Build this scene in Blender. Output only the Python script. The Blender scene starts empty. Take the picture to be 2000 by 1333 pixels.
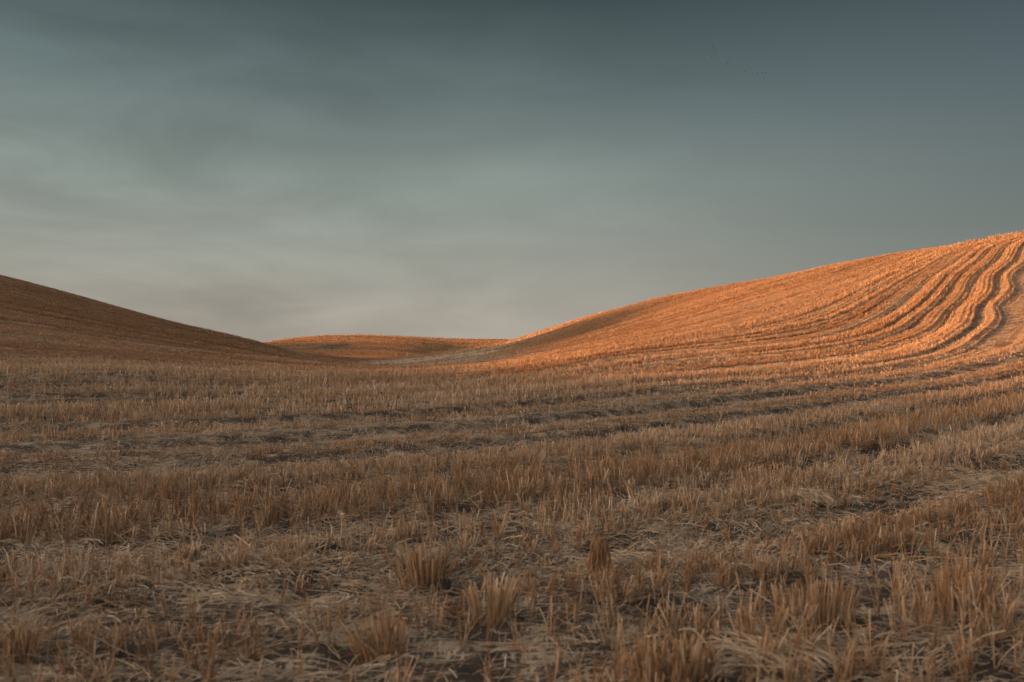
import bpy, bmesh, math, random
import numpy as np
from mathutils import Vector

S = bpy.context.scene
COL = S.collection
# ---------------- camera ----------------
cam_d = bpy.data.cameras.new('camera'); cam = bpy.data.objects.new('camera', cam_d); COL.objects.link(cam)
cam_d.sensor_width = 36; cam_d.lens = 35; cam_d.clip_start = .1; cam_d.clip_end = 20000
cam.location = (0, 0, 1.2)
cam.rotation_euler = (math.radians(90) + math.atan(23.5/1944), 0, 0)
cam_d.dof.use_dof = True; cam_d.dof.focus_distance = 14; cam_d.dof.aperture_fstop = 2.8
S.camera = cam
# ---------------- sun: low, from the left ----------------
SUN_EL, SUN_AZ = math.radians(6.0), math.radians(9.0)     # azimuth: how far the light also travels away from the camera
sun_d = bpy.data.lights.new('sun', 'SUN'); sun = bpy.data.objects.new('sun', sun_d); COL.objects.link(sun)
sun_d.energy = 5.0; sun_d.angle = math.radians(2.4); sun_d.color = (1, .43, .145)
sdir = Vector((-math.cos(SUN_AZ)*math.cos(SUN_EL), -math.sin(SUN_AZ)*math.cos(SUN_EL), math.sin(SUN_EL)))
sun.rotation_euler = sdir.to_track_quat('Z', 'Y').to_euler()
sun.location = sdir*100
# ---------------- sky ----------------
W = bpy.data.worlds.new('World'); S.world = W; W.use_nodes = True
nt = W.node_tree; nt.nodes.clear(); L = nt.links
def N(t, **k):
    n = nt.nodes.new(t)
    for a, b in k.items(): setattr(n, a, b)
    return n
def mth(op, a, b=None, c=None, clamp=False):
    n = N('ShaderNodeMath', operation=op, use_clamp=clamp)
    for i, v in enumerate((a, b, c)):
        if v is None: continue
        if isinstance(v, (int, float)): n.inputs[i].default_value = v
        else: L.new(v, n.inputs[i])
    return n.outputs[0]
def mixc(f, a, b, mode='MIX'):
    n = N('ShaderNodeMix', data_type='RGBA', blend_type=mode)
    for s, v in ((n.inputs[0], f), (n.inputs[6], a), (n.inputs[7], b)):
        if isinstance(v, (int, float)): s.default_value = v
        elif isinstance(v, tuple): s.default_value = (*v, 1)
        else: L.new(v, s)
    return n.outputs[2]
def ramp(f, stops, interp='EASE'):
    n = N('ShaderNodeValToRGB'); n.color_ramp.interpolation = interp
    e = n.color_ramp.elements
    while len(e) < len(stops): e.new(.5)
    for q, (p, c) in zip(e, stops):
        q.position = p; q.color = (*c, 1) if isinstance(c, tuple) else (c, c, c, 1)
    L.new(f, n.inputs[0]); return n.outputs[0]
tc = N('ShaderNodeTexCoord'); sep = N('ShaderNodeSeparateXYZ'); L.new(tc.outputs['Generated'], sep.inputs[0])
gx, gy, gz = sep.outputs
def noise(scale, sx, sy, sz, detail=4, rough=.5, loc=(0,0,0), dist=0, rot=0.0):
    m = N('ShaderNodeMapping'); m.inputs['Scale'].default_value = (sx, sy, sz); m.inputs['Location'].default_value = loc
    m.inputs['Rotation'].default_value = (0, rot, 0)
    L.new(tc.outputs['Generated'], m.inputs[0])
    n = N('ShaderNodeTexNoise'); n.inputs['Scale'].default_value = scale; n.inputs['Detail'].default_value = detail
    n.inputs['Roughness'].default_value = rough; n.inputs['Distortion'].default_value = dist
    L.new(m.outputs[0], n.inputs['Vector']); return n.outputs['Fac']
sky = N('ShaderNodeTexSky', sky_type='NISHITA', sun_disc=False, sun_elevation=SUN_EL, sun_rotation=math.radians(-90)-SUN_AZ)
sky.dust_density = 3.0
skyc = mixc(1.0, sky.outputs[0], (.10, .10, .10), 'MULTIPLY')
# thin grey-green cloud veil, paler towards the horizon
veil = ramp(gz, [(0, (.385,.34,.30)), (.04, (.35,.325,.293)), (.10, (.275,.285,.265)), (.17, (.215,.25,.238)), (.25, (.112,.147,.150)), (.34, (.036,.054,.058)), (1, (.05,.07,.08))], 'LINEAR')
big = noise(2.1, 1, 1, 3.4, 2, .45, (5.6, 2.4, 4.2), .2, -.16)
wisp = noise(4.2, 1, 1, 3.6, 6, .56, (7.7, 5.1, 2.3), .5, .22)
left = mth('MULTIPLY_ADD', gx, -1.25, .55, True)               # the cloud deck thickens towards the left
right = mth('MULTIPLY_ADD', gx, 1.9, 0.02, True)
cl = mth('ADD', mth('MULTIPLY', mth('SUBTRACT', big, .5), 1.25), mth('MULTIPLY', mth('SUBTRACT', wisp, .5), 1.0))
amt = mth('MULTIPLY_ADD', mth('MULTIPLY', cl, left), 1.0, 1.0)
amt = mth('MAXIMUM', amt, .5)
comb = N('ShaderNodeCombineXYZ')
for i in range(3): L.new(amt, comb.inputs[i])
veilc = mixc(1.0, veil, comb.outputs[0], 'MULTIPLY')
# clear blue opening on the right, away from the sun
openc = ramp(gz, [(0, (.20,.205,.20)), (.12, (.115,.135,.14)), (.25, (.066,.090,.107)), (.36, (.026,.038,.046)), (1, (.04,.06,.07))], 'LINEAR')
veilc = mixc(mth('MULTIPLY', right, .95, None, True), veilc, openc)
fac = mixc(.86, skyc, veilc)
fac = mixc(1.0, fac, (.45, .45, .435), 'MULTIPLY')
# the sunset side, out of the picture to the left and behind, is brighter
gl = mth('ADD', mth('ADD', mth('MULTIPLY', gx, sdir.x), mth('MULTIPLY', gy, sdir.y)), mth('MULTIPLY', gz, .15))
gl = ramp(gl, [(.52, 0.0), (.95, 1.0)])
up = ramp(gz, [(0, (4.7,3.3,2.25)), (.22, (2.9,2.3,1.8)), (.6, (.55,.52,.50)), (1, (.20,.22,.25))], 'LINEAR')
bk = mth('MULTIPLY_ADD', gy, -2.0, -.2, True)
fac = mixc(bk, fac, ramp(gz, [(0, (.16,.155,.145)), (.4, (.20,.20,.20)), (1, (.20,.22,.25))], 'LINEAR'))
fac = mixc(gl, fac, up)
bg = N('ShaderNodeBackground'); L.new(fac, bg.inputs[0]); bg.inputs[1].default_value = 1.0
out = N('ShaderNodeOutputWorld'); L.new(bg.outputs[0], out.inputs[0])
S.view_settings.view_transform = 'Standard'; S.view_settings.look = 'None'
S.view_settings.exposure = 1.45; S.view_settings.gamma = 1; S.view_settings.use_curve_mapping = False
SAD, RD1, RD2 = 5.1, 5.6, 6.1  # heights of the unseen left saddle and ridge, set for the shadow they cast
# ---- TERRAIN ----
F = 1944.0; HY = 690.0; EYE = 1.2
def pz(X, Y, d): return (d*(X-1000)/F, d, d*(HY-Y)/F)
CP = []
# points read along the hills: picture column, picture row, distance in metres
for t in [
 (-300,1250,4.2),(0,1250,4.2),(1000,1240,4.25),(2000,1235,4.25),(2300,1230,4.25),
 (0,915,10.3),(1000,910,10.4),(2000,888,10.6),(0,800,19),(500,800,20),(1000,795,21),(1500,796,20.5),(2000,782,19.5),
 (2000,740,25.5),(2000,700,31),(2000,650,38),(2000,600,46.5),(2000,550,56),(2000,500,66.5),(2000,463,79),
 (1850,745,27),(1850,690,36.5),(1850,640,45),(1850,590,54),(1850,540,63),(1850,505,73),(1850,484,85),
 (1700,745,28),(1700,690,40),(1700,640,50),(1700,590,60),(1700,545,72),(1700,506,92),
 (1500,745,31),(1500,700,42),(1500,650,54),(1500,600,70),(1500,565,84),(1500,547,102),
 (1300,750,30),(1300,710,43),(1300,670,58),(1300,630,79),(1300,600,99),(1300,582,122),
 (1200,700,48),(1200,650,80),(1200,620,110),(1200,606,140),
 (1100,750,30),(1100,715,46),(1100,690,63),(1100,665,92),(1100,650,120),(1100,638,165),
 (1000,755,30),(1000,725,46),(1000,703,68),(1000,687,105),(1000,674,155),(1000,667,205),
 (900,722,47),(900,704,78),(900,693,120),(890,687,160),
 (800,760,29),(800,730,50),(800,714,85),(800,702,130),(722,716,112),
 (500,672,96),(500,700,60),(500,732,34),(500,760,26),(560,697,92),(640,713,90),(720,722,75),
 (350,637,96),(350,670,70),(350,700,47),(350,733,29),
 (200,597,95),(200,640,67),(200,690,42),(200,730,27),
 (0,545,92),(0,600,67),(0,650,50),(0,700,35),(0,737,26),
 (520,671,330),(620,658,335),(700,657,340),(800,660,355),(900,663,380),(985,668,400),
 (560,684,270),(620,686,250),(700,684,260),(800,680,285),(650,704,165),(700,700,190),(800,697,230),(760,708,160),
]: CP.append(pz(*t))
# land the picture does not show: behind the crests, beside and behind the camera; ridges on the left are shaped to cast shade
CP += [(20,205,8.0),(38,130,8.6),(60,95,12.5),(80,70,15),(110,120,14),(60,40,5.5),(40,20,1.5),(90,30,8),
 (0,250,1.8),(-10,205,-1.2),(-20,215,-2.0),(-10,280,-1.5),
 (-22,130,-.6),(-42,130,2.5),(-58,125,7.4),(-45,180,-1.5),(-60,240,0),
 (-80,97,13.6),(-110,92,19),(-80,140,9),(-100,200,4),(-150,200,11),(-95,330,0),(-110,260,0),(-110,300,2),(-165,240,16),(-175,285,15),(-190,350,4),(-120,350,3),(-140,420,-2),  # unseen high ground at left, raised to shade the valley and far hill
 (0,470,-3),(-120,500,-3),(60,420,3),(120,300,8),(200,200,8),
 (-30,14,-.5),(-40,28,1.2),(-60,50,SAD),(-95,45,SAD+1.5),(-55,5,RD1),(-75,0,9.5),(-60,28,RD2),(-110,0,12),(-70,-40,9),(-110,-60,12),  # unseen ridge with a saddle, added to shade the foreground and pass some sun
 (0,-20,-1.3),(0,-60,0),(40,-40,0),(-30,-20,0),(100,-60,2),(0,-200,2),(-200,0,14),(-200,150,14),
 (0,1000,-6),(700,700,-6),(-700,700,-6),(1000,0,-4),(-1000,0,-4),(0,-1000,-4),(2500,2500,-10),(-2500,2500,-10),(2500,-2500,-10),(-2500,-2500,-10)]
CP = np.array(CP, float); CP[:,2] += EYE
WS = 90.0
def warp(x, y): return np.arcsinh(x/WS), np.arcsinh(y/WS)
def _k(r2): return 0.5*r2*np.log(r2+1e-9)
def tps_fit(px, py, v, lam=1e-4):
    n = len(px); r2 = (px[:,None]-px)**2 + (py[:,None]-py)**2
    A = np.zeros((n+3, n+3)); A[:n,:n] = _k(r2) + lam*np.eye(n)
    P = np.stack([np.ones(n), px, py], 1); A[:n,n:] = P; A[n:,:n] = P.T
    return px, py, np.linalg.solve(A, np.concatenate([v, [0,0,0]]))
def tps_eval(m, qx, qy):
    px, py, w = m; out = np.empty(len(qx))
    for s in range(0, len(qx), 60000):
        a = qx[s:s+60000].astype(np.float32); b = qy[s:s+60000].astype(np.float32)
        r2 = (a[:,None]-px.astype(np.float32))**2 + (b[:,None]-py.astype(np.float32))**2
        out[s:s+60000] = (0.5*r2*np.log(r2+1e-9)) @ w[:-3].astype(np.float32) + w[-3] + w[-2]*a + w[-1]*b
    return out
_wx, _wy = warp(CP[:,0], CP[:,1])
HM = tps_fit(_wx, _wy, CP[:,2], 3e-4)
def land(x, y):
    a, b = warp(np.ravel(x), np.ravel(y)); return tps_eval(HM, a, b).reshape(np.shape(x))
# ---- END TERRAIN ----
# ---- ROW COURSE: curves along which the seed drill and the combine ran, in metres on the ground, with the offset of each
G = [
(0,[(-2.0,3.7),(-1.4,3.9),(-0.2,4.4),(1.4,5.3),(3.6,6.9)]),
(0.8,[(-2.2,4.2),(-1.0,4.9),(0.3,5.8),(2.3,7.3),(5.1,9.9)]),
(2.6,[(-3.0,5.8),(-1.4,6.8),(0.9,8.3),(3.9,10.9),(8.2,15.8)]),
(5.1,[(-4.2,8.2),(-1.9,9.4),(0.0,10.9),(3.0,14.3),(6.9,19.2),(10.7,23.2),(14.2,27.7)]),
(8.7,[(-6.1,11.9),(-3.7,13.0),(-0.8,15.8),(2.6,20.2),(6.2,24.2),(9.2,25.6),(12.2,27.9),(15.7,32.4),(19.5,39.2),(23.8,47.7),(29.7,57.7),(37.5,68.7)]),
(11.2,[(-8.3,16.2),(-4.4,17.3),(-0.5,20.0),(3.3,25.7),(7.2,31.3),(10.5,31.4),(13.1,31.8),(16.0,35.0),(19.2,40.8),(23.4,49.9),(28.9,59.7),(37.8,73.1)]),
(14,[(-9.1,19.6),(-5.5,21.3),(-2.0,25.7),(2.6,34.0),(8.3,40.2),(12.3,39.8),(15.0,38.8),(17.5,40.5),(21.3,47.8),(25.7,56.2),(37.1,75.1)]),
(17.8,[(-11.5,22.4),(-7.5,24.2),(-3.4,33.3),(2.3,45.0),(9.8,47.7),(14.4,46.5),(17.3,48.0),(21.1,53.2),(25.6,60.3),(37.2,78.2)]),
(21.2,[(-12.5,24.3),(-8.2,26.7),(-3.9,37.6),(1.3,50.2),(9.7,53.8),(15.7,54.5),(19.4,57.9),(23.7,63.2),(28.4,69.0),(36.0,78.6)]),
(25,[(-13.5,26.2),(-10.1,28.0),(-7.0,34.2),(-3.5,45.7),(3.2,61.5),(12.9,62.5),(19.0,65.9),(25.0,70.5),(32.9,78.1)]),
(31,[(-18.0,35.0),(-13.7,35.5),(-7.9,38.3),(-5.6,54.2),(-1.8,69.0),(6.9,68.8),(11.2,72.5),(17.6,76.2),(23.8,77.2),(29.2,78.8)]),
(41,[(-24.9,48.5),(-18.8,48.6),(-13.0,50.4),(-8.4,54.4),(-3.9,76.0),(4.2,81.6),(11.3,88.2),(17.9,86.8),(22.8,85.4)]),
(63,[(-34.5,67.1),(-27.6,67.1),(-21.9,70.9)]),
(78,[(0.0,114.2),(7.2,116.1)]),
(-8.0,[(-3,-3),(8,2),(16,10)]),(-3.5,[(-4,-.5),(5,4),(12,12)]),(-12,[(22,10),(10,-6)]),(3.5,[(30,36)]),(0,[(20,20)]),(7.5,[(40,52)]),
(170,[(-90,240),(0,260),(90,250)]),(280,[(-120,390),(0,400),(100,400)]),
]
_gp = np.array([(a, b, g) for g, c in G for a, b in c], float)
GM = tps_fit(_gp[:,0]/40, _gp[:,1]/40, _gp[:,2], 4.5e-2)
def rowg(x, y): return tps_eval(GM, np.ravel(x)/40, np.ravel(y)/40).reshape(np.shape(x))
# ---- noise ----
def _h(ix, iy, s):
    n = (ix.astype(np.int64)*374761393 + iy.astype(np.int64)*668265263 + s*1442695041) & 0xffffffff
    n = ((n ^ (n >> 13))*1274126177) & 0xffffffff
    return ((n ^ (n >> 16)) & 0xffff)/65535.0
def vn(x, y, s=0):
    ix = np.floor(x); iy = np.floor(y); fx = x-ix; fy = y-iy
    fx = fx*fx*fx*(fx*(fx*6-15)+10); fy = fy*fy*fy*(fy*(fy*6-15)+10)
    a = _h(ix, iy, s); b = _h(ix+1, iy, s); c = _h(ix, iy+1, s); d = _h(ix+1, iy+1, s)
    return (a*(1-fx)+b*fx)*(1-fy) + (c*(1-fx)+d*fx)*fy
def fbm(x, y, s=0, o=3):
    r = 0; t = 0; A = 1
    for i in range(o): r = r+A*vn(x*2**i+i*7.3, y*2**i-i*3.1, s+i); t += A; A *= .5
    return r/t
rng = np.random.default_rng(11)
# ---- standing strips (1) and flattened strips (0) across the rows ----
_tab = np.zeros(12000); _ht = np.zeros(12000); _ct = np.zeros(12000); GS = .04; G0 = -60.0
p = 0
while p < 12000:
    G_ = p*GS+G0; k0, k1 = (1.2, 1.15) if G_ < 2.5 else (1.5, 1.8) if G_ < 9.5 else (1.1, .85) if G_ < 24 else (2.3, 1.1)
    w = int(rng.uniform(.5, 1.0)*k0/GS); gp_ = int(rng.uniform(.45, .8)*k1/GS)
    _tab[p:p+w] = rng.uniform(.8, 1); _ht[p:p+w+gp_] = (rng.uniform(.75, 1.1) if G_ < 6 else rng.choice([rng.uniform(.6, .85), rng.uniform(.7, .95), rng.uniform(.9, 1.15), rng.uniform(1.1, 1.4)])); _ct[p:p+w+gp_] = rng.normal(0, .13); p += w
    _tab[p:p+gp_] = rng.choice([0, 0, .04, .15]) if G_ > 0 else rng.choice([.05, .1, .3]); p += gp_
_mt = np.ones(12000); _md = np.ones(12000); p = 0                                  # whole passes of the combine cut higher or lower
while p < 12000:
    G_ = p*GS+G0; w = int(rng.uniform(1.0, 2.8)*(1 if G_ < 20 else 2.2)/GS)
    _mt[p:p+w] = rng.choice([.6, .75, .9, 1.05, 1.45]) if G_ > 6 else rng.choice([.85, 1.0, 1.1])
    _ct[p:p+w] += rng.normal(0, .12)
    _md[p:p+w] = rng.choice([1, 1, 1, .12]) if G_ > 3 else 1
    p += w
k = np.exp(-.5*(np.arange(-6, 7)/2.2)**2); k /= k.sum()
_tab = np.convolve(_tab, k, 'same'); _ct = np.clip(_ct, -.18, .12)
def cut(x, y, g):
    f = np.clip((g+wob(x, y)-G0)/GS, 0, 11998).astype(int); m = _mt[f]
    u = fbm(x*.045+5, y*.045+g*.25, 111, 2)                   # a pass does not keep its height for its whole length
    return 1+(m-1)*np.clip((u-.36)/.10, .1, 1)
def thin(x, y, g):
    f = np.clip((g+wob(x, y)-G0)/GS, 0, 11998).astype(int)
    u = fbm(x*.06+25, y*.06+g*.15, 121, 3)                    # flattened passes, broken along their run
    return 1+(_md[f]-1)*np.clip((u-.36)/.06, 0, 1)*np.clip(1.25-np.hypot(x, y)/90, .2, 1)
def strip(g):
    f = np.clip((g-G0)/GS, 0, 11998); i = f.astype(int); f = f-i
    return _tab[i]*(1-f)+_tab[i+1]*f, _ht[i]
def wob(x, y): return .14*(fbm(x*.16, y*.16, 5, 2)-.5)
def bare(x, y):
    '''a burnt bare patch on the far hill'''
    a = .5; u = (x+50)*math.cos(a)-(y-276)*math.sin(a)*.3; v = (y-276)*.45+(x+52)*.2
    return np.clip(1.6-np.sqrt((u/6)**2+(v/5)**2)+1.2*(fbm(x*.25, y*.12, 131, 3)-.5), 0, 1)
def flat_strip(x, y):
    '''flattened pale straw along the toe of the right hill'''
    cx = np.interp(y, [55, 75, 112, 160, 200], [-9, -11, -12, -6, 3])
    return np.clip(1.7-np.abs(x-cx-3)/8+.9*(fbm(x*.2, y*.1, 141, 3)-.5), 0, 1)*np.clip((y-58)/12, 0, 1)*np.clip((215-y)/20, 0, 1)
def standing(x, y, g):
    """how densely stubble stands at a spot, 0..1, and its relative height"""
    gw = g + wob(x, y) + .10*(vn(x*1.3, y*1.3, 9)-.5)
    s, h = strip(gw)
    s = s*thin(x, y, g)
    fill = thin(x, y, g)*fbm(x*.11+40, y*.11+g*.9, 101, 2)
    s = np.maximum(s, np.clip((fill-.52)/.12, 0, 1)*np.clip((g-9)/6, .25, .85))
    patch = fbm(x*.28+9, y*.28, 21, 3)+.07+np.clip((np.hypot(x, y)-20)/40, 0, .12)                        # whole patches that were flattened or left
    s = s*np.clip((patch-.32)/.10, .45, 1)
    clump = fbm(x*2.1, y*2.1, 33, 3)
    s = s*np.clip((clump-.26)/.14+np.clip((np.hypot(x, y)-15)/50, 0, .6), 0.15, 1)
    s = s*(1-.97*bare(x, y))*(1-.8*flat_strip(x, y))
    h = h*cut(x, y, g)
    return np.clip(s, 0, 1), h*(.75+.5*fbm(x*.9, y*.9, 41, 2))
def relief(x, y, g, near):
    r = .05*(fbm(x*.8, y*.8, 51, 3)-.5)
    s, _ = strip(g + wob(x, y))
    far = np.clip((np.hypot(x, y)-28)/25, 0, 1)
    s = s*(1+.35*(cut(x, y, g)-1)*np.clip((np.hypot(x, y)-20)/20, 0, 1))
    mid = np.clip((np.hypot(x, y)-8)/10, 0, 1)
    r = r + (.05+.07*mid+.12*far)*(s-.5)
    c = fbm(x*5, y*5, 61, 3)
    r = r + near*(.075*(c-.5) + .05*np.clip(vn(x*9, y*9, 71)-.72, 0, 1))
    return r
def ground(x, y, g=None):
    if g is None: g = rowg(x, y)
    d = np.sqrt(x*x+y*y)
    return land(x, y) + relief(x, y, g, np.clip(1.4-d/25, 0, 1))
def gz_at(x, y): return float(ground(np.array([x, float(x)]), np.array([y, float(y)]))[0])

# ---------------- materials ----------------
def mat(name):
    m = bpy.data.materials.new(name); m.use_nodes = True; m.node_tree.nodes.clear()
    global nt, L
    nt = m.node_tree; L = nt.links
    return m
def finish(color, rough=.85, spec=.25, bump=None, trans=0):
    b = N('ShaderNodeBsdfPrincipled'); o = N('ShaderNodeOutputMaterial')
    L.new(color, b.inputs['Base Color'])
    if isinstance(rough, (int, float)): b.inputs['Roughness'].default_value = rough
    else: L.new(rough, b.inputs['Roughness'])
    b.inputs['Specular IOR Level'].default_value = spec
    if bump: L.new(bump, b.inputs['Normal'])
    s = b.outputs[0]
    if trans:
        t = N('ShaderNodeBsdfTranslucent'); L.new(color, t.inputs[0])
        m = N('ShaderNodeMixShader'); m.inputs[0].default_value = trans
        L.new(s, m.inputs[1]); L.new(t.outputs[0], m.inputs[2]); s = m.outputs[0]
    L.new(s, o.inputs[0])
def attr(n): a = N('ShaderNodeAttribute'); a.attribute_name = n; return a.outputs['Fac']
def tex(scale, detail=4, rough=.55, stretch=None, dist=0, rot=0):
    t = N('ShaderNodeTexCoord'); m = N('ShaderNodeMapping'); L.new(t.outputs['Object'], m.inputs[0])
    if stretch: m.inputs['Scale'].default_value = stretch
    m.inputs['Rotation'].default_value = (0, 0, rot)
    n = N('ShaderNodeTexNoise'); n.inputs['Scale'].default_value = scale; n.inputs['Detail'].default_value = detail
    n.inputs['Roughness'].default_value = rough; n.inputs['Distortion'].default_value = dist
    L.new(m.outputs[0], n.inputs['Vector']); return n.outputs['Fac']
# ground: dark soil under chopped pale straw; where stubble stands thick far off it reads as its colour
M_ground = mat('field_ground')
soil = ramp(tex(6, 6, .7), [(.3, (.045,.034,.028)), (.55, (.085,.063,.048)), (.8, (.13,.095,.07))])
chaff1 = tex(70, 4, .6, (1, .10, 1), .3, .9); chaff2 = tex(80, 4, .6, (.10, 1, 1), .3, .5); chaff3 = tex(60, 4, .6, (.12, 1, 1), .3, -.5)
ch = mth('MAXIMUM', mth('MAXIMUM', chaff1, chaff2), chaff3)
cov = mth('ADD', ch, mth('MULTIPLY', mth('SUBTRACT', tex(2.3, 5, .6), .53), .75))
cov = mth('ADD', cov, mth('MULTIPLY', attr('far'), .12))
cf = ramp(cov, [(.53, 0.0), (.62, 1.0)], 'LINEAR')
strawc = ramp(ch, [(.42, (.22,.155,.10)), (.60, (.42,.32,.22)), (.8, (.55,.43,.31))])
gc = mixc(cf, soil, strawc)
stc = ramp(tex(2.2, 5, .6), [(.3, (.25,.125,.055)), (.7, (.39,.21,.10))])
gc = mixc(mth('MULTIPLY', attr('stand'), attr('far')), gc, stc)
pale = mixc(mth('MULTIPLY', mth('MULTIPLY', attr('far'), .75), mth('SUBTRACT', 1.0, attr('stand'), None, True)), gc, (.17,.105,.06))
pale = mixc(mth('MULTIPLY', attr('pale'), .85), pale, (.47,.37,.26))
pale = mixc(mth('MULTIPLY', attr('bare'), .8), pale, (.06,.055,.05))
bp = N('ShaderNodeBump'); bp.inputs['Strength'].default_value = .7; bp.inputs['Distance'].default_value = .03; L.new(cov, bp.inputs['Height'])
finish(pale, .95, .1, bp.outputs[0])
def straw_mat(name, stops, trans=.15, root=None):
    m = mat(name)
    c = ramp(attr('tint'), stops, 'LINEAR')
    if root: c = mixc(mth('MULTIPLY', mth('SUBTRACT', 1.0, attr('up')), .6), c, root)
    n = tex(60, 3, .6)
    c = mixc(mth('MULTIPLY', n, .3), c, (.16,.085,.04))
    finish(c, .55, .3, None, trans)
    return m
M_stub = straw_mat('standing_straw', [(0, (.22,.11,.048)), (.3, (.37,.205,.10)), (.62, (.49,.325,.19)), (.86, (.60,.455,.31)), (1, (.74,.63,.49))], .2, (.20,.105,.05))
M_litter = straw_mat('fallen_straw', [(0, (.26,.17,.105)), (.3, (.42,.30,.19)), (.7, (.56,.43,.30)), (1, (.74,.63,.50))], .12)
M_soil = mat('soil'); finish(ramp(tex(14, 6, .7), [(.3, (.04,.032,.028)), (.6, (.085,.066,.052)), (.85, (.13,.10,.08))]), .95, .1)
M_bird = mat('feathers'); finish(ramp(tex(9), [(.3, (.012,.012,.013)), (.7, (.025,.024,.022))]), .8, .2)

# ---------------- mesh helpers ----------------
def mesh(name, V, Q, m, attrs=None, smooth=False):
    me = bpy.data.meshes.new(name); n = len(V); nf, k = Q.shape
    me.vertices.add(n); me.vertices.foreach_set('co', np.ascontiguousarray(V, np.float32).ravel())
    me.loops.add(nf*k); me.loops.foreach_set('vertex_index', np.ascontiguousarray(Q, np.int32).ravel())
    me.polygons.add(nf); me.polygons.foreach_set('loop_start', np.arange(0, nf*k, k, dtype=np.int32))
    try: me.polygons.foreach_set('loop_total', np.full(nf, k, np.int32))
    except Exception: pass
    for a, v in (attrs or {}).items():
        me.attributes.new(a, 'FLOAT', 'POINT').data.foreach_set('value', np.ascontiguousarray(v, np.float32))
    me.update(calc_edges=True); me.materials.append(m)
    me.polygons.foreach_set('use_smooth', np.full(nf, smooth))
    o = bpy.data.objects.new(name, me); COL.objects.link(o); return o
def tag(o, label=None, cat=None, kind=None, group=None):
    for k_, v in (('label', label), ('category', cat), ('kind', kind), ('group', group)):
        if v: o[k_] = v
    return o
def straws(P, Lx, Ly, H, w, tint, segs=2, sides=2, power=1.6, taper=.8, kink=None, az=None):
    """n straws: base points P, tip offset (Lx,Ly,H). sides=2 gives ribbons, 3 gives tubes. returns verts, quads, tint, up"""
    n = len(P); T = np.linspace(0, 1, segs+1)
    if az is None: az = rng.uniform(0, 2*np.pi, n)
    hl = np.sqrt(Lx**2+Ly**2); lying = hl > np.abs(H)*1.5
    V = np.empty((n, segs+1, sides, 3), np.float32)
    ux = np.where(lying, -Ly/(hl+1e-6), np.cos(az)); uy = np.where(lying, Lx/(hl+1e-6), np.sin(az)); 
    for i, t in enumerate(T):
        tp = t**power
        cx = P[:,0]+Lx*tp; cy = P[:,1]+Ly*tp; cz = P[:,2]+H*t
        if kink is not None: cz = cz+kink*t*(1-t)*4
        ww = w*(1-(1-taper)*t)*.5
        for s in range(sides):
            if sides == 2:
                q = 1 if s else -1
                V[:,i,s,0] = cx+q*ux*ww; V[:,i,s,1] = cy+q*uy*ww; V[:,i,s,2] = cz
            else:
                a = 2*np.pi*s/sides
                V[:,i,s,0] = cx+ww*(ux*np.cos(a) - np.where(lying, 0, uy)*np.sin(a))
                V[:,i,s,1] = cy+ww*(uy*np.cos(a) + np.where(lying, 0, ux)*np.sin(a))
                V[:,i,s,2] = cz+np.where(lying, ww*np.sin(a), 0)
    base = (np.arange(n)*(segs+1)*sides)[:,None]
    qs = []
    for i in range(segs):
        for s in range(sides if sides > 2 else 1):
            s2 = (s+1) % sides
            qs.append(base+np.array([[i*sides+s, i*sides+s2, (i+1)*sides+s2, (i+1)*sides+s]]))
    Q = np.stack(qs, 1).reshape(-1, 4)
    up = np.broadcast_to(T[None,:,None], (n, segs+1, sides)).reshape(-1)
    tt = np.broadcast_to(tint[:,None,None], (n, segs+1, sides)).reshape(-1)
    return V.reshape(-1, 3), Q, tt, up
def join(parts):
    Vs, Qs, Ts, Us = [], [], [], []; o = 0
    for V, Q, t, u in parts: Vs.append(V); Qs.append(Q+o); Ts.append(t); Us.append(u); o += len(V)
    return np.concatenate(Vs), np.concatenate(Qs), {'tint': np.concatenate(Ts), 'up': np.concatenate(Us)}
def scatter(y0, y1, dens, slope=.60, side=1.6):
    """random ground points in the wedge of field in front of the viewer; dens: plants per square metre as a function of distance"""
    X, Y = [], []; y = y0
    while y < y1:
        dy = min(max(.25, y*.05), y1-y); hw = slope*(y+dy)+side
        n = rng.poisson(2*hw*dy*dens(y)); X.append(rng.uniform(-hw, hw, n)); Y.append(rng.uniform(y, y+dy, n)); y += dy
    return np.concatenate(X), np.concatenate(Y)
def snap_rows(x, y, pitch):
    g = rowg(x, y); e = .05
    gxx = (rowg(x+e, y)-g)/e; gyy = (rowg(x, y+e)-g)/e; q = np.maximum(gxx**2+gyy**2, .05)
    m = np.sqrt(q); pt = pitch*1.0
    tgt = np.round(g/pt)*pt + rng.normal(0, .022, len(x)); dg = np.clip(tgt-g, -pt, pt)
    return x+dg*gxx/q, y+dg*gyy/q, tgt, gxx/m, gyy/m

# ---------------- the field ----------------
def axis(a, b, s, k):
    u = np.arange(np.arcsinh(a/s), np.arcsinh(b/s), k); return np.sinh(u)*s
ax = axis(-2500, 2500, 3.0, .0105); ay = np.concatenate([axis(-600, 2.0, 30, .05)[:-1], np.geomspace(2.0, 140, 1150)[:-1], np.geomspace(140, 420, 260)[:-1], np.geomspace(420, 3000, 50)])
gX, gY = np.meshgrid(ax, ay); fx_, fy_ = gX.ravel(), gY.ravel()
gg = rowg(fx_, fy_); dd = np.sqrt(fx_**2+fy_**2)
fz = land(fx_, fy_)+relief(fx_, fy_, gg, np.clip(1.4-dd/25, 0, 1))
st, _ = standing(fx_, fy_, gg)
nx, ny = len(ax), len(ay); I = np.arange(nx*ny).reshape(ny, nx)
Q = np.stack([I[:-1,:-1], I[:-1,1:], I[1:,1:], I[1:,:-1]], -1).reshape(-1, 4)
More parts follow.
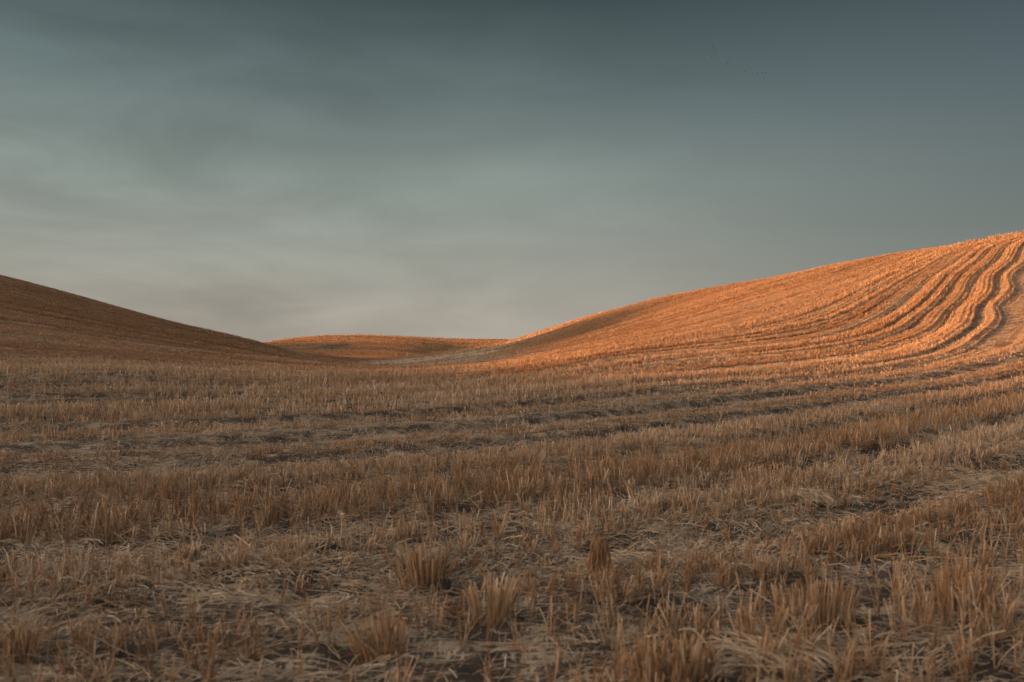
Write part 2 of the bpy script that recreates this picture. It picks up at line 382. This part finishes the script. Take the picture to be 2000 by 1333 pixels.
tag(mesh('ground', np.stack([fx_, fy_, fz], 1), Q, M_ground, {'stand': st, 'far': np.clip((dd-25)/60, 0, 1), 'bare': bare(fx_, fy_), 'pale': flat_strip(fx_, fy_)}, True), kind='structure')

# ---- standing stubble ----
def make_stubble(name, y0, y1, dens, tiller, segs, sides, wid, snap=.24, hs=1.0, lean=.22, cut=None):
    x, y = scatter(y0, y1, dens)
    if cut: k_ = (x > cut[0]*y) & (x < cut[1]*y); x, y = x[k_], y[k_]
    if snap: x, y, g, rx, ry = snap_rows(x, y, snap)
    else: g = rowg(x, y)
    s, h = standing(x, y, g)
    k_ = rng.random(len(x)) < s; x, y, g, s, h = x[k_], y[k_], g[k_], s[k_], h[k_]
    z = ground(x, y, g)
    n = len(x); nt_ = rng.integers(tiller[0], tiller[1]+1, n)
    R = np.repeat(np.arange(n), nt_); m = len(R)
    d = y[R]
    a = rng.uniform(0, 2*np.pi, m); r = rng.uniform(.0, .022, m)
    P = np.stack([x[R]+r*np.cos(a), y[R]+r*np.sin(a), z[R]-.01], 1)
    H = hs*.145*h[R]*rng.normal(1, .22, m).clip(.35, 1.7)*np.where(rng.random(m) < .12, .55, 1)
    # tufts lean together, with a few broken straws
    ta = rng.uniform(0, 2*np.pi, n)[R]; tl = (np.abs(rng.normal(0, lean, n)))[R]
    lx = H*(tl*np.cos(ta)+rng.normal(0, .10, m)+.25*r/.022*np.cos(a)*.5); ly = H*(tl*np.sin(ta)+rng.normal(0, .10, m)+.25*r/.022*np.sin(a)*.5)
    br = rng.random(m) < .15
    lx = np.where(br, lx*5, lx); ly = np.where(br, ly*5, ly); H = np.where(br, H*.65, H)
    tint = np.clip(rng.normal(.47, .25, m)+_ct[np.clip(((g+wob(x, y)-G0)/GS), 0, 11998).astype(int)][R]+.25*(fbm(x[R]*.5, y[R]*.5, 77, 2)-.5)+.05-.25*np.clip((y[R]-28)/20, 0, 1)+.10*(rng.random(n)[R]-.5), 0, 1)  # straws farther off tinted deeper orange, putting sunlit warmth into the hill's colour
    w = wid(d)*rng.uniform(.7, 1.35, m)
    return straws(P, lx, ly, H, w, tint, segs, sides), (P, H, m)
A, (PA, HA, mA) = make_stubble('a', 2.3, 12, lambda y: 165, (4, 8), 3, 3, lambda d: .0046)
# dry leaf sheaths on the near straws, bent over
q = rng.random(mA) < .38; nq = q.sum(); a = rng.uniform(0, 2*np.pi, nq); l = rng.uniform(.03, .13, nq)
LV = straws(PA[q]+np.stack([0*a, 0*a, HA[q]*rng.uniform(.05, .7, nq)], 1), l*np.cos(a), l*np.sin(a), rng.uniform(-.03, .06, nq), rng.uniform(.004, .009, nq),
            np.clip(rng.normal(.5, .25, nq), 0, 1), 3, 2, 1.0, .2, rng.uniform(.0, .03, nq))
B, _ = make_stubble('b', 12, 34, lambda y: 135*(12/y)**.5, (3, 6), 2, 2, lambda d: .0060*(d/12)**.5, hs=1.05)
print('near', len(A[0]), len(B[0]))
V, Qd, at = join([A, LV, B])
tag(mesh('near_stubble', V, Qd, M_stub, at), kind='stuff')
C, _ = make_stubble('c', 34, 150, lambda y: 170*(34/y)**.75, (3, 4), 1, 2, lambda d: .0085*(d/34)**.9, .30, .85)
D, _ = make_stubble('d', 150, 430, lambda y: 26*(150/y)**1.2, (2, 3), 1, 2, lambda d: .045*(d/150)**.9, None, 1.5, .1, (-.32, .14))
print('far', len(C[0]), len(D[0]))
V, Qd, at = join([C, D])
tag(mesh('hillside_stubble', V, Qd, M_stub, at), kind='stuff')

# ---- fallen straw ----
def make_litter(y0, y1, dens, segs, sides, wid, ln):
    x, y = scatter(y0, y1, dens); g = rowg(x, y); s, _ = standing(x, y, g)
    pile = fbm(x*.9, y*.9, 91, 3)
    k_ = rng.random(len(x)) < np.clip(.30+.9*(pile-.35)*2, .08, 1)*(1-.15*s)*np.clip((fbm(x*2.2, y*2.2, 97, 2)-.30)/.14, .12, 1); x, y, g, pile = x[k_], y[k_], g[k_], pile[k_]
    n = len(x); z = ground(x, y, g)
    e = .5; gx_ = rowg(x+e, y)-g; gy_ = rowg(x, y+e)-g
    row = np.arctan2(gx_, -gy_)                                # along the rows
    swirl = 1.4*(fbm(x*.7, y*.7, 95, 2)-.5)*2
    a = np.where(rng.random(n) < .6, row+swirl+rng.normal(0, .35, n), rng.uniform(0, 2*np.pi, n))
    l = ln*rng.lognormal(0, .55, n).clip(.25, 2.6)
    zb = z+rng.uniform(.003, .02, n)+rng.random(n)**2*.07*np.clip(pile*2-.6, .2, 1)
    zt = ground(x+l*np.cos(a), y+l*np.sin(a))+rng.uniform(.003, .03, n)+np.where(rng.random(n) < .10, rng.uniform(0, .09, n), 0)
    tint = np.clip(rng.normal(.5, .25, n), 0, 1)
    return straws(np.stack([x, y, zb], 1), l*np.cos(a), l*np.sin(a), zt-zb, wid(y)*rng.uniform(.6, 1.4, n), tint, segs, sides, 1.0, .8, rng.uniform(-.003, .012, n)*(l/ln))
LA = make_litter(2.3, 12, lambda y: 1300, 2, 3, lambda d: .0040, .08)
LB = make_litter(12, 36, lambda y: 950*(12/y)**.8, 2, 2, lambda d: .0055*(d/12)**.6, .13)
LC = make_litter(36, 110, lambda y: 90*(36/y)**1.5, 1, 2, lambda d: .014*(d/36), .22)
V, Qd, at = join([LA, LB, LC])
print('litter', len(V))
tag(mesh('fallen_straw', V, Qd, M_litter, at), kind='stuff')
# ---------------- things one can pick out ----------------
def clump(name, label, x, y, rx, ry, n, h, lean=(0, 0), spread=.5, m=None, rot=0, wid=.0055, cat='stubble clump', tmu=.45):
    r = np.sqrt(rng.random(n)); a = rng.uniform(0, 2*np.pi, n)
    px, py = r*np.cos(a)*rx, r*np.sin(a)*ry
    qx, qy = px*math.cos(rot)-py*math.sin(rot), px*math.sin(rot)+py*math.cos(rot)
    z0 = gz_at(x, y); zz = ground(x+qx, y+qy)-z0
    H = h*rng.normal(1, .14, n).clip(.5, 1.35)*(1-.25*r)
    H = np.minimum(H, h*1.05)
    lx = H*(lean[0]+spread*qx/max(rx, .01)*.35+rng.normal(0, .07, n)); ly = H*(lean[1]+spread*qy/max(rx, .01)*.35+rng.normal(0, .07, n))
    P = np.stack([qx, qy, zz-.01], 1)
    st_ = straws(P, lx, ly, H, wid*rng.uniform(.7, 1.4, n), np.clip(rng.normal(tmu, .2, n), 0, 1), 4, 3, 1.4, .85)
    nl = n//2; q = rng.integers(0, n, nl); a = rng.uniform(0, 2*np.pi, nl); l = rng.uniform(.03, .12, nl)
    lv = straws(P[q]+np.stack([0*a, 0*a, H[q]*rng.uniform(0, .6, nl)], 1), l*np.cos(a), l*np.sin(a), rng.uniform(-.05, .05, nl), rng.uniform(.004, .010, nl),
                np.clip(rng.normal(tmu+.05, .22, nl), 0, 1), 3, 2, 1.0, .2, rng.uniform(0, .03, nl))
    V, Q_, at_ = join([st_, lv])
    o = mesh(name, V, Q_, m or M_stub, at_); o.location = (x, y, z0)
    return tag(o, label, cat, None, 'standout stubble clumps in the foreground')
def at(X, Y): d = 1.2*1944/(Y-690); return d*(X-1000)/1944, d
c1 = at(1590, 1232); clump('stubble_clump', 'broad upright stubble clump in the right foreground, pale slanting stalks to its right', *c1, .17, .11, 120, .22)
c2 = at(1305, 1340); clump('stubble_clump', 'tallest stubble clump, thick orange-brown stalks cut by the bottom edge', *c2, .16, .11, 150, .17, spread=.7)
c3 = at(962, 1215); clump('stubble_clump', 'two-pronged stubble clump on pale straw, just left of the lower middle', *c3, .085, .07, 70, .22, spread=.8, tmu=.6)
c4 = at(1170, 1125); clump('stubble_clump', 'small peaked dark brown stubble clump standing alone in flattened straw', *c4, .075, .07, 80, .22, (0, 0), -.6, tmu=.25)
c5 = at(825, 1150); clump('stubble_clump', 'bushy orange stubble clump beside the bare dark soil clod', *c5, .12, .08, 90, .24, (-.1, 0), .8)
c6 = at(1495, 965); clump('stubble_clump', 'rounded dense orange-brown stubble clump behind the pale leaning sheaf', *c6, .30, .18, 170, .22, (0, 0), .5)
c7 = at(1125, 1010); clump('stubble_clump', 'even row of short upright stubble stalks, middle distance beyond the peaked clump', *c7, .28, .09, 110, .21, (0, 0), .2, rot=.3)
c8 = at(1885, 1215); clump('stubble_clump', 'rightmost dark tall stubble clump near the right edge of the foreground', *c8, .14, .12, 120, .22, (.08, 0), .4, tmu=.3)
c9 = at(745, 1275); clump('stubble_clump', 'low loose stubble clump left of the two-pronged one, close to the bottom edge', *c9, .10, .09, 60, .17, (-.2, 0), 1.0)
def sheaf(label, x, y, n, l, w, ang, rise, rx, ry):
    r = np.sqrt(rng.random(n)); a = rng.uniform(0, 2*np.pi, n); px, py = r*np.cos(a)*rx, r*np.sin(a)*ry
    z0 = gz_at(x, y); P = np.stack([px, py, ground(x+px, y+py)-z0+rng.uniform(.01, .05, n)], 1)
    aa = ang+rng.normal(0, .42, n); ll = l*rng.uniform(.25, .8, n)
    V, Q_, t, u = straws(P, ll*np.cos(aa), ll*np.sin(aa), ll*rise*rng.uniform(.3, 1.3, n), w*rng.uniform(.7, 1.3, n), np.clip(rng.normal(.52, .22, n), 0, 1), 4, 3, 1.0, .8, rng.uniform(0, .04, n))
    o = mesh('straw_sheaf', V, Q_, M_litter, {'tint': t, 'up': u}); o.location = (x, y, z0)
    return tag(o, label, 'straw', None, 'fallen sheaves of pale straw')
sheaf('large flattened sheaf of pale grey straw across the bottom right of the foreground', *at(1560, 1330), 130, .42, .0055, math.radians(128), .12, .20, .10)
sheaf('small tangled sheaf leaning left in front of the rounded clump, right middle ground', *at(1600, 1000), 80, .36, .006, math.radians(140), .3, .2, .12)
sheaf('fan of bleached straw lying beside the peaked dark clump', *at(1265, 1110), 110, .34, .005, math.radians(165), .08, .22, .12)
def stalk(name, label, pts, w, head=None):
    """one long straw as a smooth tube through pts (x, y, height above the ground)"""
    pts = np.array(pts, float); z0 = gz_at(pts[0,0], pts[0,1])
    n = 18; t = np.linspace(0, len(pts)-1, n); K = []
    for u in t:
        i = min(int(u), len(pts)-2); f = u-i
        p0, p1, p2, p3 = pts[max(i-1, 0)], pts[i], pts[i+1], pts[min(i+2, len(pts)-1)]
        K.append(.5*((2*p1)+(-p0+p2)*f+(2*p0-5*p1+4*p2-p3)*f*f+(-p0+3*p1-3*p2+p3)*f**3))
    K = np.array(K)-[pts[0,0], pts[0,1], 0]; sd = 6; V = []
    for i, c in enumerate(K):
        d = Vector(K[min(i+1, n-1)]-K[max(i-1, 0)]).normalized(); s_ = d.cross(Vector((.1, .2, 1))).normalized(); u_ = d.cross(s_)
        ww = w*(1-.35*i/n)*(1.35 if i in (5, 11) else 1)
        for k_ in range(sd):
            a = 2*math.pi*k_/sd; V.append(Vector(c)+s_*ww*math.cos(a)+u_*ww*math.sin(a))
    Q_ = np.array([[i*sd+k_, i*sd+(k_+1) % sd, (i+1)*sd+(k_+1) % sd, (i+1)*sd+k_] for i in range(n-1) for k_ in range(sd)])
    V = np.array([tuple(v) for v in V])
    o = mesh(name, V, Q_, M_litter, {'tint': np.full(len(V), .55), 'up': np.full(len(V), 1.)}, True); o.location = (pts[0,0], pts[0,1], z0)
    tag(o, label, 'stalk'); return o, K[-1]
b0, b1, b2 = at(460, 1062), at(505, 1085), at(572, 1108)
stalk('bent_straw', 'long pale straw bent in the middle, left of the smooth grey soil mound', [(*b0, .09), (*b1, .055), ((b1[0]+b2[0])/2, (b1[1]+b2[1])/2, .03), (*b2, .01)], .0038)
w0 = at(668, 1085)
o, tip = stalk('dry_weed', 'thin pale upright weed stalk with a small flat head, left of centre', [(*w0, 0), (w0[0]-.004, w0[1], .06), (w0[0]+.002, w0[1], .13), (w0[0]-.004, w0[1]+.003, .205)], .0042)
hv = straws(np.repeat(tip[None], 9, 0), rng.uniform(-.022, .022, 9), rng.uniform(-.018, .018, 9), rng.uniform(-.002, .01, 9), np.full(9, .007), np.full(9, .9), 2, 3)
hd = mesh('seed_head', hv[0], hv[1], M_litter, {'tint': hv[2], 'up': hv[3]}); hd.parent = o
v0 = at(1755, 1163)
stalk('crossed_straw', 'pale straight straw slanting up to the right beside the broad upright clump', [(*v0, .01), (v0[0]+.04, v0[1]+.01, .06), (v0[0]+.075, v0[1]+.02, .115)], .004)
v1 = at(1415, 1338)
stalk('arched_straw', 'long thin straw arching over the pale sheaf, right of the tallest clump', [(*v1, .02), (v1[0]-.05, v1[1]+.06, .10), (v1[0]-.10, v1[1]+.10, .15), (v1[0]-.15, v1[1]+.12, .14)], .003)
def clod(label, x, y, r, flat, seed, tilt=0):
    bm = bmesh.new(); bmesh.ops.create_icosphere(bm, subdivisions=4, radius=1)
    c = np.array([tuple(v.co) for v in bm.verts])
    d = 1+.5*(fbm(c[:,0]*1.3+seed, c[:,1]*1.3+c[:,2]*2, seed, 4)-.5)+.35*(fbm(c[:,0]*4+seed, c[:,1]*4+c[:,2]*3, seed+3, 3)-.5)
    for v, k_, b in zip(bm.verts, d, c): v.co = Vector(b)*k_*r; v.co.z *= flat; v.co.z += r*flat*.35; v.co.x *= 1.5
    me = bpy.data.meshes.new('soil_clod'); bm.to_mesh(me); bm.free(); me.materials.append(M_soil)
    me.polygons.foreach_set('use_smooth', np.full(len(me.polygons), True))
    o = bpy.data.objects.new('soil_clod', me); COL.objects.link(o); o.location = (x, y, gz_at(x, y)); o.rotation_euler = (0, 0, tilt)
    return tag(o, label, 'clod', None, 'bare soil clods between the straw')
clod('dark jagged soil clod beside the bushy orange clump, lower centre', *at(850, 1150), .062, .62, 3, .6)
clod('smooth low mound of grey soil right of the long bent straw', *at(618, 1085), .11, .42, 8, .1)
clod('small dark clod in the straw beyond the peaked clump', *at(1262, 1058), .05, .5, 13, .3)
clod('long dark soil ridge at the edge of the flattened strip, left of centre', *at(640, 944), .20, .20, 19, .12)
clod('dark clod under the pale straw in the right middle ground', *at(1720, 1010), .07, .5, 23, 1)
# ---- birds ----
def bird(label, X, Y, dist, span, yaw, flap):
    bm = bmesh.new()
    bmesh.ops.create_uvsphere(bm, u_segments=10, v_segments=8, radius=1)
    for v in bm.verts:
        y_ = v.co.y; v.co = Vector((v.co.x*.06, y_*.21, v.co.z*.06))
        if y_ < -.5: v.co.z *= .45; v.co.x *= 1.25                    # tail
        if y_ > .7: v.co.z *= .7
    for s in (-1, 1):
        ring = [(0, .08), (.25, .12), (.5, .05), (.5, -.01), (.25, -.06), (0, -.09)]
        top = [bm.verts.new((s*(.03+px), py, .03+abs(px)*flap*(1 if px < .3 else .8)+.008)) for px, py in ring]
        bot = [bm.verts.new((v.co.x, v.co.y, v.co.z-.018)) for v in top]
        bm.faces.new(top); bm.faces.new(bot[::-1])
        for i in range(6): bm.faces.new((top[i], bot[i], bot[(i+1) % 6], top[(i+1) % 6]))
    bmesh.ops.recalc_face_normals(bm, faces=bm.faces)
    me = bpy.data.meshes.new('bird'); bm.to_mesh(me); bm.free(); me.materials.append(M_bird)
    o = bpy.data.objects.new('bird', me); COL.objects.link(o)
    o.location = (dist*(X-1000)/1944, dist, 1.2+dist*(690-Y)/1944); o.scale = (span,)*3; o.rotation_euler = (0, .1, yaw)
    return tag(o, label, 'bird', None, 'flock of distant birds')
BI = [('topmost dark bird of the file descending on the left of the flock', 1392.8, 86.7, 1.0, .3), ('faint bird second from the top of the left file', 1395.3, 92, .7, .9),
 ('small dark bird third from the top of the left file', 1395.6, 96.6, .9, 1.4), ('dark bird at the foot of the left file, right of the one above', 1398.9, 102.5, 1.0, .5),
 ('leftmost bird of the whole flock', 1390.6, 108.5, 1.05, 1.1), ('faint lowest bird of the left group', 1398, 110, .7, .2),
 ('upper bird of the middle group of four', 1423.1, 116.2, .85, .4), ('faint bird just right of the upper one in the middle group', 1426, 118, .7, 1.2),
 ('leftmost and darkest bird of the middle group', 1420, 124, 1.05, .8), ('rightmost bird of the middle group', 1431, 126.2, .75, 1.0),
 ('leftmost bird of the level line on the right', 1456.7, 138.2, .95, .3), ('faint second bird of the level line on the right', 1470.3, 140.6, .75, 1.2),
 ('darkest, lowest bird of the level line on the right', 1479.3, 143, 1.0, .7), ('bird next to the last in the level line on the right', 1490.9, 141, .8, .9),
 ('last and rightmost bird of the flock', 1497, 141, .85, .2), ('lone bird far below all the others', 1474.2, 228, .8, .6)]
for lb, X, Y, s_, yw in BI: bird(lb, X, Y, 260+rng.uniform(-10, 10), s_*.74, yw+1.0, rng.uniform(-.1, .7))
